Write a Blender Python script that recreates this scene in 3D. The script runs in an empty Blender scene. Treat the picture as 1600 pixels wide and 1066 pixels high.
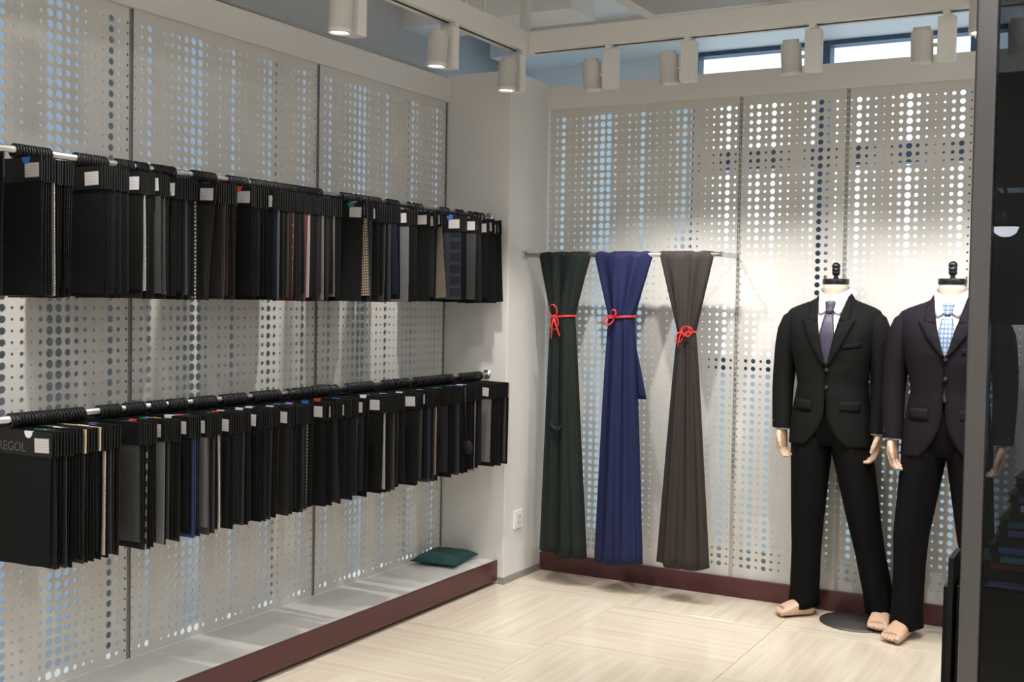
import bpy, bmesh, math, random
from mathutils import Vector, Matrix, Euler
random.seed(7)
S = bpy.context.scene
COL = S.collection
PI = math.pi
# ------------------------------------------------------------------ camera
cam_d = bpy.data.cameras.new('camera'); cam = bpy.data.objects.new('camera', cam_d); COL.objects.link(cam)
cam_d.sensor_fit = 'HORIZONTAL'; cam_d.sensor_width = 36.0; cam_d.lens = 1795.05 / 1600 * 36
cam_d.clip_start = 0.05
Rv = Vector((0.87534466, 0.48320679, 0.01682038)); Uv = Vector((-0.03140529, 0.02210748, 0.99926221)); Fv = Vector((-0.48247843, 0.87522709, -0.03452691))
cam.matrix_world = Matrix(((Rv.x, Uv.x, -Fv.x, 3.0284), (Rv.y, Uv.y, -Fv.y, -2.7966), (Rv.z, Uv.z, -Fv.z, 1.365), (0, 0, 0, 1)))
S.camera = cam
# ------------------------------------------------------------------ world, exposure
W = bpy.data.worlds.new('world'); S.world = W; W.use_nodes = True
bg = W.node_tree.nodes['Background']; bg.inputs[0].default_value = (0.74, 0.89, 1.0, 1); bg.inputs[1].default_value = 1.35
S.view_settings.view_transform = 'Standard'; S.view_settings.look = 'None'
S.view_settings.exposure = 0.27; S.view_settings.gamma = 1.0; S.view_settings.use_curve_mapping = False
SPOT_W = 34.0
SPOT_COL = (1.0, 0.96, 0.91)
FILL_W = 5.8
ORD_ = ['first', 'second', 'third', 'fourth']

# ------------------------------------------------------------------ materials
MATS = {}
def mat(name, col, rough=0.5, metal=0.0, noise=None, bump=None, spec=0.5, emit=None, sheen=0.0):
    """noise=(scale, amount, stretch xyz): colour grain; bump=(scale, strength)"""
    if name in MATS: return MATS[name]
    m = bpy.data.materials.new(name); m.use_nodes = True; nt = m.node_tree; b = nt.nodes['Principled BSDF']
    b.inputs['Base Color'].default_value = (*col, 1); b.inputs['Roughness'].default_value = rough; b.inputs['Metallic'].default_value = metal
    b.inputs['Specular IOR Level'].default_value = spec
    if sheen: b.inputs['Sheen Weight'].default_value = sheen
    tc = None
    def coords(st):
        nonlocal tc
        tc = tc or nt.nodes.new('ShaderNodeTexCoord')
        mp = nt.nodes.new('ShaderNodeMapping'); mp.inputs['Scale'].default_value = st
        nt.links.new(tc.outputs['Object'], mp.inputs['Vector']); return mp
    if noise:
        mp = coords(noise[2] if len(noise) > 2 else (1, 1, 1))
        n = nt.nodes.new('ShaderNodeTexNoise'); n.inputs['Scale'].default_value = noise[0]; n.inputs['Detail'].default_value = 5
        nt.links.new(mp.outputs[0], n.inputs['Vector'])
        r = nt.nodes.new('ShaderNodeMapRange'); r.inputs['From Min'].default_value = .25; r.inputs['From Max'].default_value = .75
        r.inputs['To Min'].default_value = 1 - noise[1]; r.inputs['To Max'].default_value = 1 + noise[1]
        nt.links.new(n.outputs['Fac'], r.inputs['Value'])
        mx = nt.nodes.new('ShaderNodeVectorMath'); mx.operation = 'SCALE'; mx.inputs[0].default_value = col
        nt.links.new(r.outputs[0], mx.inputs['Scale']); nt.links.new(mx.outputs[0], b.inputs['Base Color'])
    if bump:
        mp = coords((1, 1, 1)); n = nt.nodes.new('ShaderNodeTexNoise'); n.inputs['Scale'].default_value = bump[0]
        nt.links.new(mp.outputs[0], n.inputs['Vector'])
        bp = nt.nodes.new('ShaderNodeBump'); bp.inputs['Strength'].default_value = bump[1]; bp.inputs['Distance'].default_value = .004
        nt.links.new(n.outputs['Fac'], bp.inputs['Height']); nt.links.new(bp.outputs[0], b.inputs['Normal'])
    if emit:
        b.inputs['Emission Color'].default_value = (*emit[0], 1); b.inputs['Emission Strength'].default_value = emit[1]
    MATS[name] = m; return m
def stripes(name, c1, c2, sx, sz, mode='MULTIPLY', rough=.85, dist=0.0, thr=.5):
    """woven pattern from two crossed band waves in object space (x,z)"""
    m = mat(name, c1, rough); nt = m.node_tree; b = nt.nodes['Principled BSDF']
    tc = nt.nodes.new('ShaderNodeTexCoord'); outs = []
    for ax, sc in (('X', sx), ('Z', sz)):
        if not sc: continue
        w = nt.nodes.new('ShaderNodeTexWave'); w.bands_direction = ax; w.inputs['Scale'].default_value = sc; w.inputs['Distortion'].default_value = dist
        nt.links.new(tc.outputs['Object'], w.inputs['Vector'])
        g = nt.nodes.new('ShaderNodeMath'); g.operation = 'GREATER_THAN'; g.inputs[1].default_value = thr
        nt.links.new(w.outputs['Fac'], g.inputs[0]); outs.append(g.outputs[0])
    f = outs[0]
    if len(outs) == 2:
        k = nt.nodes.new('ShaderNodeMath'); k.operation = mode; nt.links.new(outs[0], k.inputs[0]); nt.links.new(outs[1], k.inputs[1]); f = k.outputs[0]
    mx = nt.nodes.new('ShaderNodeMix'); mx.data_type = 'RGBA'; mx.inputs[6].default_value = (*c1, 1); mx.inputs[7].default_value = (*c2, 1)
    nt.links.new(f, mx.inputs[0]); nt.links.new(mx.outputs[2], b.inputs['Base Color']); return m
def see_through(name, tint, gloss):
    m = bpy.data.materials.new(name); m.use_nodes = True; nt = m.node_tree; nt.nodes.clear()
    o = nt.nodes.new('ShaderNodeOutputMaterial'); t = nt.nodes.new('ShaderNodeBsdfTransparent'); t.inputs[0].default_value = (*tint, 1)
    g = nt.nodes.new('ShaderNodeBsdfGlossy'); g.inputs['Roughness'].default_value = .02; g.inputs[0].default_value = (.9, .95, 1, 1)
    x = nt.nodes.new('ShaderNodeMixShader'); x.inputs[0].default_value = gloss
    nt.links.new(t.outputs[0], x.inputs[1]); nt.links.new(g.outputs[0], x.inputs[2]); nt.links.new(x.outputs[0], o.inputs[0]); return m

M_white = mat('white_paint', (.80, .79, .77), .5, noise=(3, .02))
M_panel = mat('panel_powder_coat', (.70, .685, .655), .42, noise=(2.5, .03))
M_channel = mat('channel_grey', (.26, .26, .25), .5)
M_slot = mat('slot_black', (.015, .015, .015), .6)
M_red = mat('oxblood_board', (.085, .022, .024), .28, noise=(6, .08, (1, 1, 6)))
M_top = mat('plinth_white', (.82, .81, .78), .4, noise=(5, .02))
M_skirt = mat('skirting_grey', (.30, .29, .27), .5)
M_steel = mat('brushed_steel', (.62, .63, .65), .28, 1.0, noise=(40, .08, (1, .05, 1)))
M_ringblk = mat('ring_black', (.006, .006, .007), .5, spec=.35)
M_card = mat('card_black', (.007, .0075, .0075), .55, spec=.3, noise=(60, .2))
M_cardbeige = mat('card_beige', (.62, .50, .34), .6)
M_lamp = mat('lamp_white', (.70, .68, .64), .45)
M_frame = mat('track_white', (.74, .73, .70), .4)
M_navy = mat('window_frame_navy', (.055, .10, .17), .5, noise=(30, .25))
M_outer = mat('outer_wall_white', (.80, .82, .83), .7, noise=(2, .03))
M_ceil = mat('ceiling_white', (.82, .82, .81), .8, noise=(2, .03))
M_glow = mat('lamp_lens', (1, 1, 1), .4, emit=((1, .96, .92), 9))
M_skin = mat('mannequin_skin', (.60, .41, .29), .42, noise=(8, .05))
M_neck = mat('neck_linen', (.62, .55, .45), .8, noise=(120, .08))
M_blackwood = mat('cap_black', (.012, .012, .012), .22)
M_disc = mat('base_disc_metal', (.13, .125, .12), .38, .7, noise=(10, .1))
M_shirt = mat('shirt_white', (.86, .84, .88), .75, noise=(200, .03))
M_blackpl = mat('black_laminate', (.004, .004, .005), .35, spec=.2)
M_post = mat('post_metal', (.16, .155, .16), .32, .8)
M_label = stripes('swatch_label', (.62, .60, .59), (.40, .38, .37), 0, 42, thr=.90)

# ------------------------------------------------------------------ mesh helpers
class MB:
    def __init__(s): s.v = []; s.f = []; s.mi = []; s.sm = []
    def add(s, vs, fs, mi=0, smooth=False):
        o = len(s.v); s.v += [tuple(p) for p in vs]; s.f += [tuple(i + o for i in f) for f in fs]
        s.mi += [mi] * len(fs); s.sm += [smooth] * len(fs); return s
    def box(s, x0, x1, y0, y1, z0, z1, mi=0):
        vs = [(x, y, z) for x in (x0, x1) for y in (y0, y1) for z in (z0, z1)]
        return s.add(vs, [(0, 1, 3, 2), (4, 6, 7, 5), (0, 4, 5, 1), (2, 3, 7, 6), (0, 2, 6, 4), (1, 5, 7, 3)], mi)
    def rings(s, R, cap=True, mi=0, smooth=True, closed=True):
        n = len(R[0]); vs = [p for r in R for p in r]; fs = []
        for i in range(len(R) - 1):
            for j in range(n if closed else n - 1):
                k = (j + 1) % n; fs.append((i * n + j, i * n + k, (i + 1) * n + k, (i + 1) * n + j))
        if cap and closed: fs += [tuple(range(n))[::-1], tuple((len(R) - 1) * n + j for j in range(n))]
        return s.add(vs, fs, mi, smooth)
    def tube(s, pts, rad, n=8, mi=0, flat=1.0):
        pts = [Vector(p) for p in pts]; R = []
        if not hasattr(rad, '__len__'): rad = [rad] * len(pts)
        up = None
        for i, p in enumerate(pts):
            d = (pts[min(i + 1, len(pts) - 1)] - pts[max(i - 1, 0)]).normalized()
            if up is None: up = Vector((0, 0, 1)) if abs(d.z) < .9 else Vector((0, 1, 0))
            a = d.cross(up).normalized(); b = a.cross(d).normalized(); up = b
            R.append([p + (a * math.cos(2 * PI * j / n) + b * math.sin(2 * PI * j / n) * flat) * rad[i] for j in range(n)])
        return s.rings(R, mi=mi)
    def lathe(s, prof, c=(0, 0, 0), n=24, mi=0, M=None):
        R = []
        for r, z in prof:
            ring = [Vector((r * math.cos(2 * PI * j / n), r * math.sin(2 * PI * j / n), z)) for j in range(n)]
            R.append([(M @ p if M else p) + Vector(c) for p in ring])
        return s.rings(R, mi=mi)
    def grid(s, P, mi=0, smooth=True):
        return s.rings(P, cap=False, mi=mi, smooth=smooth, closed=False)
    def mesh(s, name, *mats):
        me = bpy.data.meshes.new(name); me.from_pydata(s.v, [], s.f)
        me.polygons.foreach_set('material_index', s.mi); me.polygons.foreach_set('use_smooth', s.sm)
        for m in mats: me.materials.append(m)
        me.update(); return me
def link(name, data, parent=None, loc=None, rot=None):
    o = bpy.data.objects.new(name, data); COL.objects.link(o)
    if parent: o.parent = parent
    if loc: o.location = loc
    if rot: o.rotation_euler = rot
    return o
def part(name, mb, m, parent=None, **k): return link(name, mb.mesh(name, m), parent, **k)
def tag(o, label=None, cat=None, group=None, kind=None):
    if label: o['label'] = label
    if cat: o['category'] = cat
    if group: o['group'] = group
    if kind: o['kind'] = kind
    return o
def thing(name, label, cat, loc=(0, 0, 0), rz=0, group=None):
    return tag(link(name, None, None, loc, (0, 0, rz)), label, cat, group)
def bevel(o, w, seg=2):
    b = o.modifiers.new('bevel', 'BEVEL'); b.width = w; b.segments = seg; b.limit_method = 'ANGLE'; return o
def solid(o, t, off=-1):
    m = o.modifiers.new('solid', 'SOLIDIFY'); m.thickness = t; m.offset = off; return o

# ------------------------------------------------------------------ dimensions
ZT, HP, DP, CX, YB, HB = 2.3315, .113, .3256, .358, 2.3986, .09
FZ = 2.445            # fascia top
CEIL = 2.80
XO, YO = -.55, 2.95   # outer walls
XL = -.22             # left glazing line

# ------------------------------------------------------------------ floor of large tiles
def struct(name, mb, m, **k):
    o = part(name, mb, m, **k); o['kind'] = 'structure'; return o
floor = struct('floor', MB().box(XO, 5.2, -4.6, YO, -.06, -.004), mat('grout', (.35, .32, .27), .7))
def tile_mat(name, sx, sy):
    m = mat(name, (.70, .62, .50), .16, spec=.5); nt = m.node_tree; b = nt.nodes['Principled BSDF']
    tc = nt.nodes.new('ShaderNodeTexCoord'); mp = nt.nodes.new('ShaderNodeMapping'); mp.inputs['Scale'].default_value = (sx, sy, 1)
    nt.links.new(tc.outputs['Object'], mp.inputs[0])
    n = nt.nodes.new('ShaderNodeTexNoise'); n.inputs['Scale'].default_value = 1.0; n.inputs['Detail'].default_value = 6; n.inputs['Roughness'].default_value = .6
    nt.links.new(mp.outputs[0], n.inputs['Vector'])
    cr = nt.nodes.new('ShaderNodeValToRGB'); cr.color_ramp.elements[0].position = .3; cr.color_ramp.elements[1].position = .7
    cr.color_ramp.elements[0].color = (.60, .52, .41, 1); cr.color_ramp.elements[1].color = (.75, .68, .57, 1)
    nt.links.new(n.outputs['Fac'], cr.inputs[0]); nt.links.new(cr.outputs[0], b.inputs['Base Color']); return m
T1 = tile_mat('travertine_tile_a', 1.3, 26); T2 = tile_mat('travertine_tile_b', 26, 1.3)
tw = .72
tme = [MB().box(-tw / 2 + .001, tw / 2 - .001, -tw / 2 + .001, tw / 2 - .001, -.012, 0).mesh('floor_tile', t) for t in (T1, T2)]
for i in range(-2, 6):
    for j in range(-8, 3):
        x0 = .975 + tw * i; y0 = 1.25 + tw * j
        if x0 < -.5 or x0 > 4.5: continue
        o = link('floor_tile', tme[(i + j) % 2], floor, (x0 + tw / 2, y0 + tw / 2, 0)); bevel(o, .001, 1)

# ------------------------------------------------------------------ perforated wall panels
PAT = [.0095, .0152, .0235, .006, .0107, .0140, .0178, .0230, .0280, .0280, .0150, .006, .0145, .0105, .0240, .0125, .010, .006, .0115,
       .0175, .0240, .0175, .0100, .006, .0107, .0150, .0235, .0130, .0095]
PATB = [.0095, .0175, .0220, .0135, .0235, .0140, .0115, .006, .0110, .0185, .0245, .0165, .0120, .005]
PATC = [.0130, .0235, .0150, .0110, .006, .0120, .0175, .0270, .0175, .0110, .006, .0115, .0170, .0235, .0090, .006, .012, .0175, .0235, .0175, .010, .006, .0145, .0235, .0265, .0235, .0150, .010]
NR, RP, Z0 = 61, .03557, .1459
def panel_mesh(name, width, cols, pitch, first, to3):
    """sheet in (u,z); to3(u, depth, z) gives the 3-D point; real round holes with a rim"""
    mb = MB(); T = .004
    zlo = Z0 - RP / 2; zhi = Z0 + RP * (NR - .5)
    def quad(u0, u1, z0, z1):
        if u1 - u0 > 1e-5 and z1 - z0 > 1e-5:
            mb.add([to3(u0, 0, z0), to3(u1, 0, z0), to3(u1, 0, z1), to3(u0, 0, z1)], [(0, 1, 2, 3)])
    ulo = first - pitch / 2; uhi = first + pitch * (len(cols) - .5)
    ulo, uhi = max(ulo, 0), min(uhi, width)
    quad(0, width, HP if to3 is left3 else HB - .005, zlo); quad(0, width, zhi, ZT + .005); quad(0, ulo, zlo, zhi); quad(uhi, width, zlo, zhi)
    for ci, dm in enumerate(cols):
        uc = first + pitch * ci; ua, ub = max(uc - pitch / 2, 0), min(uc + pitch / 2, width)
        r = min(dm / 2, uc - ua - .0005, ub - uc - .0005)
        if r < .002: quad(ua, ub, zlo, zhi); continue
        n = 20 if dm > .014 else (12 if dm > .008 else 8)
        for ri in range(NR):
            zc = Z0 + RP * ri; za, zb = zc - RP / 2, zc + RP / 2
            ang = [PI / 4 + 2 * PI * k / n for k in range(n)]
            circ = [(uc + r * math.cos(a), zc + r * math.sin(a)) for a in ang]
            cor = [(ub, zb), (ua, zb), (ua, za), (ub, za)]
            vs = [to3(u, 0, z) for u, z in cor + circ] + [to3(u, T, z) for u, z in circ]
            q = n // 4; fs = []
            for s_ in range(4):
                arc = [4 + (s_ * q + k) % n for k in range(q + 1)]
                fs.append((s_, (s_ + 1) % 4, *arc[::-1]))
            fs += [(4 + k, 4 + n + k, 4 + n + (k + 1) % n, 4 + (k + 1) % n) for k in range(n)]
            mb.add(vs, fs)
    me = mb.mesh(name, M_panel)
    return me
def left3(u, d, z): return (-d, u, z)
def back3(u, d, z): return (u, d, z)
wl = struct('wall_left', MB().box(-.10, .018, -1.45, 2.0, ZT, FZ).box(-.06, 0, -1.45, -1.0, 0, ZT), M_white)   # fascia and end return
P1 = panel_mesh('perforated_panel', .984, PAT, .0345, .0075, left3)
P1m = panel_mesh('perforated_panel', .984, PAT[::-1], .0345, .0105, left3)
for y, me in ((-.992, P1m), (.008, P1), (1.008, P1)): link('perforated_panel', me, wl, (0, y, 0))
for y in (0, 1.0, -1.0, 1.996):
    part('upright_channel', MB().box(-.02, -.003, y - .0085, y + .0085, HP, ZT).box(-.02, .002, y - .0085, y - .0065, HP, ZT).box(-.02, .002, y + .0065, y + .0085, HP, ZT), M_channel, wl)
wb = struct('wall_back', MB().box(CX, 3.6, YB - .02, YB + .10, ZT, FZ), M_white)
for x0, cols, w in ((CX, PAT, .988), (CX + 1.0, PATB, .476), (CX + 1.488, PATC, .988)):
    me = panel_mesh('perforated_panel', w, cols, .0357, .0058, back3); link('perforated_panel', me, wb, (x0 + .006, YB, 0))
for x in (CX + 1.0, CX + 1.488, CX + 2.488):
    p = part('slotted_upright', MB().box(x - .009, x + .009, YB - .002, YB + .02, HB, ZT), mat('upright_grey', (.50, .49, .46), .45, .2), wb)
    sl = MB(); z = .55
    while z < ZT - .02:
        for dx in (-.0035, .0035): sl.box(x + dx - .0012, x + dx + .0012, YB - .0026, YB + .001, z, z + .017)
        z += .0255
    tag(part('slots', sl, M_slot, p), kind='stuff')
for o in (struct('baseboard_back', MB().box(CX, 3.6, YB - .022, YB + .02, .0, HB), M_red),): bevel(o, .003)

# column in the corner, its skirting and socket
col = struct('wall_column', MB().box(0.0, CX, 2.0, YB + .1, 0, 2.462), M_white)
bevel(col, .002, 1)
part('skirting', MB().box(DP + .004, CX + .004, 1.996, YB, 0, .034), M_skirt, col)
so = tag(link('wall_socket', None, None, (CX, 2.13, .298)), 'white double wall socket low on the side of the corner column', 'socket')
bevel(part('plate', MB().box(0, .010, -.038, .038, -.044, .044), mat('socket_white', (.85, .85, .84), .35), so), .002)
part('socket_insert', MB().box(.010, .012, -.024, .024, -.030, .030), mat('socket_white2', (.78, .78, .77), .35), so)
for z in (-.014, .014):
    for y in (-.009, .009): part('pin_slot', MB().box(.0118, .0126, y - .0015, y + .0015, z - .005, z + .005), M_slot, so)

# plinth along the left wall
pl = thing('display_plinth', 'low white plinth with oxblood red front board along the perforated left wall', 'plinth', (0, 0, 0))
bevel(part('top_board', MB().box(.001, DP - .014, -1.45, 1.999, .085, HP), M_top, pl), .001, 1)
bevel(part('front_board', MB().box(DP - .014, DP, -1.45, 1.999, .018, HP + .002), M_red, pl), .0015, 1)
part('toe_recess', MB().box(.05, DP - .05, -1.45, 1.995, 0, .085), mat('toe_dark', (.05, .05, .05), .8), pl)

# ------------------------------------------------------------------ outer shell, windows, ceiling
struct('wall_outer_left', MB().box(XL - .1, XL, -4.6, YO, .95, 1.62).box(XL - .1, XL, -4.6, YO, 2.5, CEIL + .1), mat('outer_left', (.62, .63, .64), .7))
wlw = struct('window_1', MB(), M_outer)
def frosted(name='frosted_glazing', c=(.50, .52, .55)):
    m = bpy.data.materials.new(name); m.use_nodes = True; nt = m.node_tree; nt.nodes.clear()
    o = nt.nodes.new('ShaderNodeOutputMaterial'); t = nt.nodes.new('ShaderNodeBsdfTranslucent'); t.inputs[0].default_value = (*c, 1)
    nt.links.new(t.outputs[0], o.inputs[0]); return m
FR = frosted()
for z0, z1 in ((.06, .95), (1.62, 2.5)):
    for k in range(8):
        y = -4.6 + k * .944
        part('frosted_pane', MB().box(XL - .05, XL - .045, y + .02, y + .924, z0, z1), FR, wlw)
        part('mullion', MB().box(XL - .07, XL - .02, y - .02, y + .02, z0, z1), mat('mullion_grey', (.45, .46, .47), .5), wlw)
struct('floor_cavity', MB().box(XO - .1, -.004, -4.6, 2.0, -.06, -.005), mat('cavity_floor', (.8, .8, .8), .6))
ob = MB().box(XO, .93, YO, YO + .12, 2.45, CEIL).box(XO, 5.2, YO, YO + .12, 0, .06).box(.93, 5.2, YO, YO + .12, 2.67, CEIL).box(3.73, 5.2, YO, YO + .12, 1.02, 2.67)
struct('wall_outer_back', ob, M_outer)
bx = struct('trim_bulkhead', MB().box(-.1, 5.2, 2.58, YO, 2.67, CEIL), M_white)
wfr = struct('window_3', MB().box(XO, 5.2, YO - .01, YO + .05, .06, .10), M_outer)
FRB = frosted('frosted_glazing_back', (.54, .60, .63))
for k in range(3): part('frosted_pane', MB().box(XO + .5 * k, XO + .5 * k + .5 if k < 2 else .93, YO + .02, YO + .025, .10, 2.45), FRB, wfr)
for k in range(8): part('frosted_pane', MB().box(.93 + .534 * k, .93 + .534 * k + .534, YO + .02, YO + .025, .10, 1.02), FRB, wfr)
win = struct('window_2', MB().box(.93, 3.73, YO - .03, YO + .05, 2.648, 2.67).box(.93, 3.73, YO - .03, YO + .05, 1.02, 1.10).box(.93, .955, YO - .03, YO + .05, 1.1, 2.648).box(3.70, 3.73, YO - .03, YO + .05, 1.1, 2.648), M_navy)
CLEAR = see_through('window_glass', (.97, .985, 1), .04)
for xa, xb in ((.955, 1.583), (1.628, 2.278), (2.333, 2.98), (3.03, 3.70)):
    if xb < 3.6: part('mullion', MB().box(xb, xb + .05, YO - .035, YO + .05, 1.1, 2.648), M_navy, win)
    part('transom', MB().box(xa, xb, YO - .03, YO + .05, 2.06, 2.15), M_navy, win)
    for z0, z1 in ((1.1, 2.06), (2.15, 2.648)): part('pane', MB().box(xa, xb, YO + .015, YO + .02, z0, z1), CLEAR, win)
struct('ceiling', MB().box(XO - .1, 5.2, -4.6, YO, CEIL, CEIL + .1), M_ceil)
for i, y in enumerate((.35, 1.93)): struct('trim_%d' % (i + 1), MB().box(XO, (.74, .70)[i], y, y + .26, CEIL - .10, CEIL), M_ceil)
struct('wall_rear', MB().box(XO - .1, 5.3, -4.7, -4.6, 0, CEIL), M_white)
struct('wall_right', MB().box(5.2, 5.3, -4.6, YO, 0, CEIL), M_white)

# recessed air conditioner and chrome downlight
ac = thing('air_conditioner', 'beige ceiling cassette air conditioner above the suit mannequins', 'air conditioner', (1.42, 2.07, CEIL))
bevel(part('surround', MB().box(-.585, .585, -.42, .42, -.040, .02), mat('ac_frame', (.74, .66, .58), .5), ac), .004)
part('grille', MB().box(-.51, .51, -.345, .345, -.044, -.036), mat('ac_grille', (.42, .37, .30), .6, noise=(20, .1, (1, 12, 1))), ac)
def downlight(x, y, label, power):
    dl = thing('real_or_added_downlight', label, 'downlight', (x, y, CEIL - .10), 0, 'round chrome ceiling downlights, one real, the rest added for fill')
    part('rim', MB().lathe([(.05, .10), (.085, .10), (.085, .03), (.07, .0), (.055, .01), (.05, .03)], n=32), mat('chrome', (.85, .86, .88), .08, 1.0), dl)
    part('reflector', MB().lathe([(.052, .03), (.02, .06), (.0, .065)], n=32), mat('chrome_dark', (.12, .12, .13), .15, 1.0), dl)
    if power:
        L = bpy.data.lights.new('downlight', 'AREA'); L.shape = 'DISK'; L.size = .10; L.energy = power; L.color = SPOT_COL  # gives light only in the added fill downlights
        link('fill_light', L, dl, (0, 0, -.004))
downlight(1.49, 2.53, 'round chrome downlight on the ceiling behind the air conditioner', 0)
for i, x in enumerate((1.5, 2.6, 3.7, 4.7)):  # unseen lit downlights added for ambient fill
    for j, y in enumerate((-3.4, -2.0, -.7, .8)):
        if (i, j) not in ((0, 3), (1, 3)): downlight(x, y, 'added unseen fill downlight in the ceiling, row %s, %s from the rear wall' % (ORD_[i], ORD_[j]), FILL_W)
# ------------------------------------------------------------------ track frame and spotlights
RZ = 2.425
tr = thing('lighting_track', 'white rectangular lighting track frame hung from the ceiling along both walls', 'lighting track', (0, 0, 0))
bevel(part('track_rail', MB().box(.625, .695, -3.6, 1.605, RZ, RZ + .085), M_frame, tr), .002)
bevel(part('track_rail', MB().box(.695, 3.9, 1.535, 1.605, RZ, RZ + .085), M_frame, tr), .002)
bevel(part('track_rail', MB().box(2.505, 2.575, -3.6, 1.535, RZ, RZ + .085), M_frame, tr), .002)
part('track_slot', MB().box(.654, .666, -3.6, 1.52, RZ - .002, RZ + .001), M_slot, tr)
part('track_slot', MB().box(.71, 3.88, 1.564, 1.576, RZ - .002, RZ + .001), M_slot, tr)
part('track_slot', MB().box(2.534, 2.546, -3.6, 1.52, RZ - .002, RZ + .001), M_slot, tr)
for x, y, w in ((.66, 1.57, .018), (.66, 1.07, .008), (.66, 1.22, .006), (2.02, 1.57, .012), (2.10, 1.57, .006), (2.54, .6, .012), (.66, -1.5, .012), (2.54, -2.0, .012)):
    part('hanger_rod', MB().box(x - w, x + w, y - w, y + w, RZ + .085, CEIL), M_frame, tr)
ORD = ['first', 'second', 'third', 'fourth', 'fifth', 'sixth', 'seventh', 'eighth', 'ninth', 'tenth', 'eleventh', 'twelfth', 'thirteenth', 'fourteenth', 'fifteenth', 'sixteenth', 'seventeenth', 'eighteenth']
def spotlight(x, y, side, tilt, label, aim, power):
    """side: direction (dx,dy) from the track to the lamp head; tilt: lean of the head"""
    t = thing('track_spotlight', label, 'spotlight', (x, y, RZ), 0, 'white track spotlights')
    dx, dy = side
    px, py = -dy, dx
    part('adapter', MB().box(-.035, .035, -.012, .012, -.018, 0) if dx == 0 else MB().box(-.012, .012, -.035, .035, -.018, 0), M_frame, t)
    bx_ = MB().box(-.03, .03, -.022, .022, -.175, -.018)
    bevel(part('driver_box', bx_, M_frame, t), .002)
    c = Vector((dx * .085, dy * .085, -.115))
    Mx = Matrix.Rotation(tilt[0], 3, 'X') @ Matrix.Rotation(tilt[1], 3, 'Y')
    hd = part('lamp_head', MB().lathe([(.0, .068), (.030, .068), (.030, .056), (.0385, .052), (.0385, -.05), (.0395, -.05), (.0395, -.066), (.0335, -.066), (.031, -.056), (.0, -.056)], n=32), M_lamp, t)
    hd.location = c; hd.rotation_euler = Mx.to_euler()
    part('lens', MB().lathe([(.0, -.058), (.0305, -.058), (.0305, -.060), (.0, -.0605)], n=24), M_glow, hd)
    part('pivot', MB().tube([c, c * .3 + Vector((0, 0, -.08))], .007), M_frame, t)
    L = bpy.data.lights.new('spot', 'SPOT'); L.energy = power; L.color = SPOT_COL; L.spot_size = math.radians(84); L.spot_blend = .7; L.shadow_soft_size = .022
    lo = link('spot_light', L, t); d = Vector(aim) - (Vector((x, y, RZ)) + c)
    tip = c + Mx @ Vector((0, 0, -.075)); lo.location = tip; lo.rotation_euler = d.to_track_quat('-Z', 'Y').to_euler()
    return t
LS = [(-2.6, 'added unseen track spotlight at the rear of the left rail'), (-1.3, 'added unseen track spotlight on the left rail beside the camera'), (-.45, 'white track spotlight on the left rail nearest the camera side of the swatches'), (.37, 'lit white track spotlight on the left rail above the middle panel'), (.965, 'lit white track spotlight on the left rail, second from the corner'), (1.505, 'lit white track spotlight on the left rail beside the corner')]  # the two rearmost are unseen, added to raise the ambient light
for y, l in LS: spotlight(.66, y, (0, -1), (0, math.radians(3)), l, (.30, y + .05, 0), SPOT_W)
BS = [(1.065, 'fabric drapes, leftmost on the back rail'), (1.405, 'navy drape, second on the back rail'), (1.90, 'first suit mannequin, third on the back rail'), (2.375, 'second suit mannequin, fourth on the back rail'), (2.70, 'glass partition, behind the tinted glass')]
for x, l in BS: spotlight(x, 1.57, (-1, 0), (math.radians(12), 0), 'white track spotlight aimed at the ' + l, (x - .05, 2.35, .4), SPOT_W)
for y, l in ((1.24, 'white track spotlight on the right rail left of the glass post'), (.20, 'added unseen track spotlight on the right rail above the glass post'), (-.9, 'added unseen track spotlight on the right rail out towards the camera'), (-2.3, 'added unseen track spotlight at the rear of the right rail')):  # all but the first are unseen extras to brighten the room
    spotlight(2.54, y, (0, -1), (0, 0), l, (1.9, y + .3, 0), SPOT_W)
cd = tag(part('conduit_pipe', MB().tube([(-.02, -.4, FZ + .03), (-.02, .35, FZ + .03), (-.02, .9, FZ + .018), (-.02, 1.9, FZ + .014), (-.02, 1.97, FZ - .02)], .014, 10), mat('conduit_grey', (.5, .5, .49), .5)), 'grey conduit lying along the top of the left fascia', 'conduit')

# ------------------------------------------------------------------ swatch rails
def rail(z, label):
    t = thing('hanging_rail', label, 'rail', (.25, 0, z))
    part('rod', MB().tube([(0, -1.4, 0), (0, 2.0, 0)], .011, 16), M_steel, t)
    for y in (0.0, 1.0, -1.0):
        part('bracket', MB().box(-.25, .0, y - .004, y + .004, -.022, -.004), M_channel, t)
    part('end_flange', MB().lathe([(.0, 0), (.022, 0), (.022, .006), (.0, .006)], (0, 1.994, 0), M=Matrix.Rotation(-PI / 2, 3, 'X')), M_steel, t)
rail(1.766, 'upper steel hanging rail on the left perforated wall'); rail(1.011, 'lower steel hanging rail on the left perforated wall')

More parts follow.
